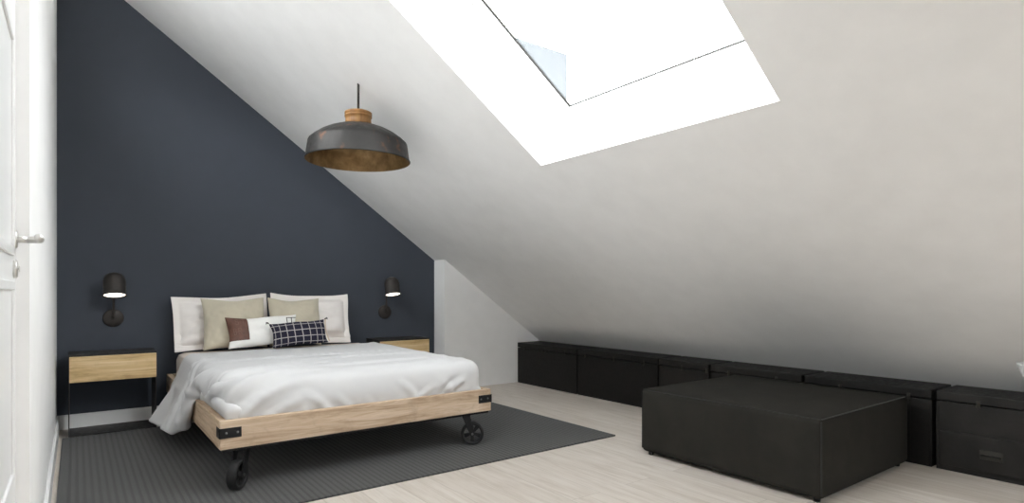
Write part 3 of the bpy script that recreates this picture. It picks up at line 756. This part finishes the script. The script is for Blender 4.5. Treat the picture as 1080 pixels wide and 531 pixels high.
# ------------------------------------------------------------------ pendant
PX, PY = 1.497, 3.691
pd = thing('pendant_lamp', 'large rusty dark metal dome pendant with a turned wooden neck', 'lamp', (PX, PY, 2.376))
zr = 1.868 - 2.376
out = [(.336, zr - .004), (.340, zr), (.339, zr + .004), (.333, zr + .012), (.319, zr + .112), (.314, zr + .122), (.290, zr + .144), (.245, zr + .176), (.200, zr + .200), (.150, zr + .219), (.105, zr + .229), (.075, zr + .233)]
inner = [(.070, zr + .228), (.103, zr + .224), (.148, zr + .214), (.198, zr + .195), (.242, zr + .171), (.286, zr + .139), (.309, zr + .119), (.315, zr + .110), (.329, zr + .012), (.333, zr)]
sh = obj('shade', lathe(BM(), out, 96), M['lamp_out'], pd, angle=60)
obj('shade_lining', lathe(BM(), [out[-1]] + inner + [out[0]], 96), M['lamp_in'], sh, angle=60)
nk = obj('wooden_neck', lathe(BM(), [(0, zr + .222), (.086, zr + .222), (.084, zr + .26), (.082, zr + .285), (.088, zr + .288), (.088, zr + .296), (.083, zr + .299), (.083, zr + .304), (.089, zr + .307), (.088, zr + .318), (.080, zr + .323), (0, zr + .325)], 64), M['turned'], pd, angle=40)
obj('cord', tube(BM(), [(0, 0, zr + .32), (0, 0, -.01), (0, 0, .02)], .0075, 12), M['gunmetal'], pd, smooth=True)
obj('bulb_socket', lathe(BM(), [(0, zr + .13), (.02, zr + .13), (.024, zr + .15), (.024, zr + .226), (0, zr + .226)], 24), M['black_metal'], pd, angle=40)

# ------------------------------------------------------------------ ottoman
ot = thing('ottoman', 'large black upholstered rectangular ottoman standing in front of the chests', 'ottoman', (3.30, 1.845, 0))
w, l, z0, z1 = .515, .545, .020, .402
bm = BM(); box(bm, (-w, -l, z0), (w, l, z1), .028, 4)
bmesh.ops.subdivide_edges(bm, edges=[e for e in bm.edges if e.calc_length() > .2], cuts=14, use_grid_fill=True)
for v in bm.verts:
    x, y, z = v.co
    if z > z1 - .002: v.co.z += .016 * (1 - (x / w) ** 2) ** .7 * (1 - (y / l) ** 2) ** .7 if abs(x) < w and abs(y) < l else 0
    k = sin(pi * min(1, max(0, (z - z0) / (z1 - z0))))
    if abs(x) > w - .002: v.co.x += math.copysign(.006 * k * (1 - (y / l) ** 2), x)
    if abs(y) > l - .002: v.co.y += math.copysign(.006 * k * (1 - (x / w) ** 2), y)
obj('upholstery', bm, M['ottoman'], ot, angle=50)
bm = BM()
for a, b in (((-w, -l), (w, -l)), ((w, -l), (w, l)), ((w, l), (-w, l)), ((-w, l), (-w, -l))):
    ins = .003
    sx = lambda p: (p[0] * (1 - .020), p[1] * (1 - .018), z1 - .0035)
    tube(bm, [sx(a), sx(b)], .0032, 6)
    for p in (a,): tube(bm, [(p[0] * .986, p[1] * .987, z0 + .02), (p[0] * .986, p[1] * .987, z1 - .015)], .0032, 6)
obj('piping', bm, M['ott_piping'], ot)
for x in (-1, 1):
    for y in (-1, 1):
        obj('foot', lathe(BM(), [(0, 0), (.015, 0), (.018, .024), (0, .024)], 20, Matrix.Translation((x * (w - .045), y * (l - .045), 0))), M['black_metal'], ot, angle=30)

# ------------------------------------------------------------------ chests along the knee wall
CX = 3.900; CH = .441
def latch(bm, y, z, s=1.0, style=0):
    # hanging hasp: plate and tongue on the front face
    box(bm, (-.005, y - .010 * s, z - .030), (.001, y + .010 * s, z + .008), .001, 1)
    tube(bm, [(-.006, y, z + .006), (-.010, y, z - .012), (-.007, y, z - .038)], [.005 * s, .0035 * s, .0012], 6)
def chest(y0, y1, mat, label, latches=(), lidh=.052, seam=None, drawer=False, top=CH, x0=CX, straps=()):
    g = .010; L_ = y1 - y0 - g; dpt = 4.262 - x0; z0 = .0
    t = thing('storage_chest', label, 'chest', (x0, y0, 0), group='black storage chests along the knee wall')
    rear = lambda x: top - max(0, (x + x0) - 4.225) * math.tan(SA) - .012
    def cbox(a, b, lo, hi, bev): # back top corner follows the roof slope
        return box(BM(), (a, g / 2 + lo[0], lo[1]), (b, L_ - hi[0], hi[1]), bev, 2)
    obj('body', cbox(.004, dpt, (0, z0), (0, top - lidh - .006), .004), mat, t)
    obj('lid', cbox(-.002, dpt - .035, (-.0, top - lidh), (-.0, top), .006), mat, t)
    bm = BM()
    for a in (.0, L_ - .0):
        pass
    # edging strips around the front
    e = .012
    for ya, yb, za, zb in ((g / 2, L_, z0, z0 + e), (g / 2, g / 2 + e, z0 + e, top - lidh - .006), (L_ - e, L_, z0 + e, top - lidh - .006)): box(bm, (.001, ya, za), (.006, yb, zb), .0015, 1)
    for ys in straps: box(bm, (.0015, ys - .010, z0 + e), (.005, ys + .010, top - lidh - .006), .001, 1)
    obj('edge_strip', bm, mat, t)
    for ly in latches:
        bm = BM(); latch(bm, ly, top - lidh + .012); obj('latch', bm, M['hasp'], t)
    if drawer:
        obj('drawer', box(BM(), (-.008, .03, .030), (.02, L_ - .02, .222), .005), mat, t)
        bm = BM(); hy_ = .80 - .62 if False else L_ - .25
        dh = thing_part = obj('drawer_pull', box(box(box(BM(), (-.012, hy_ - .05, .10), (-.006, hy_ + .05, .150), .002), (-.024, hy_ - .043, .118), (-.010, hy_ + .043, .124), .001), (-.024, hy_ - .043, .103), (-.020, hy_ + .043, .124), .001), M['hasp'], t)
    return t
chest(4.146, 5.104, M['trunk'], 'black chest in the far corner against the white wall', (.17, .47, .83))
chest(3.160, 4.144, M['trunk'], 'black chest second from the white wall, left of the ottoman', (.15, .50, .87))
chest(2.668, 3.158, M['trunk_brown'], 'narrow brownish black chest partly hidden by the left end of the ottoman', (.02, .25))
chest(1.950, 2.666, M['trunk_brown'], 'black chest right behind the ottoman with only its lid showing', (.18, .55))
chest(1.208, 1.948, M['trunk'], 'black chest behind the right end of the ottoman, next to the drawer chest', (.12, .50), straps=(.12,))
chest(.210, 1.202, M['trunk_grey'], 'soft black chest with a drawer and pull, rightmost in the photo', (.89 - .10,), drawer=True, straps=())

# pale flared planter standing at the right edge of the picture
vs = obj('planter', lathe(BM(), [(0, 0), (.085, 0), (.088, .01), (.045, .05), (.034, .12), (.034, .42), (.050, .50), (.085, .57), (.118, .635), (.128, .668), (.130, .676), (.124, .678), (.112, .640), (.078, .580), (.03, .53), (0, .525)], 56), M['ceramic'], loc=(3.458, .613, 0), angle=50)
tag(vs, 'pale grey flared ceramic planter just entering the picture at the right edge', 'planter')
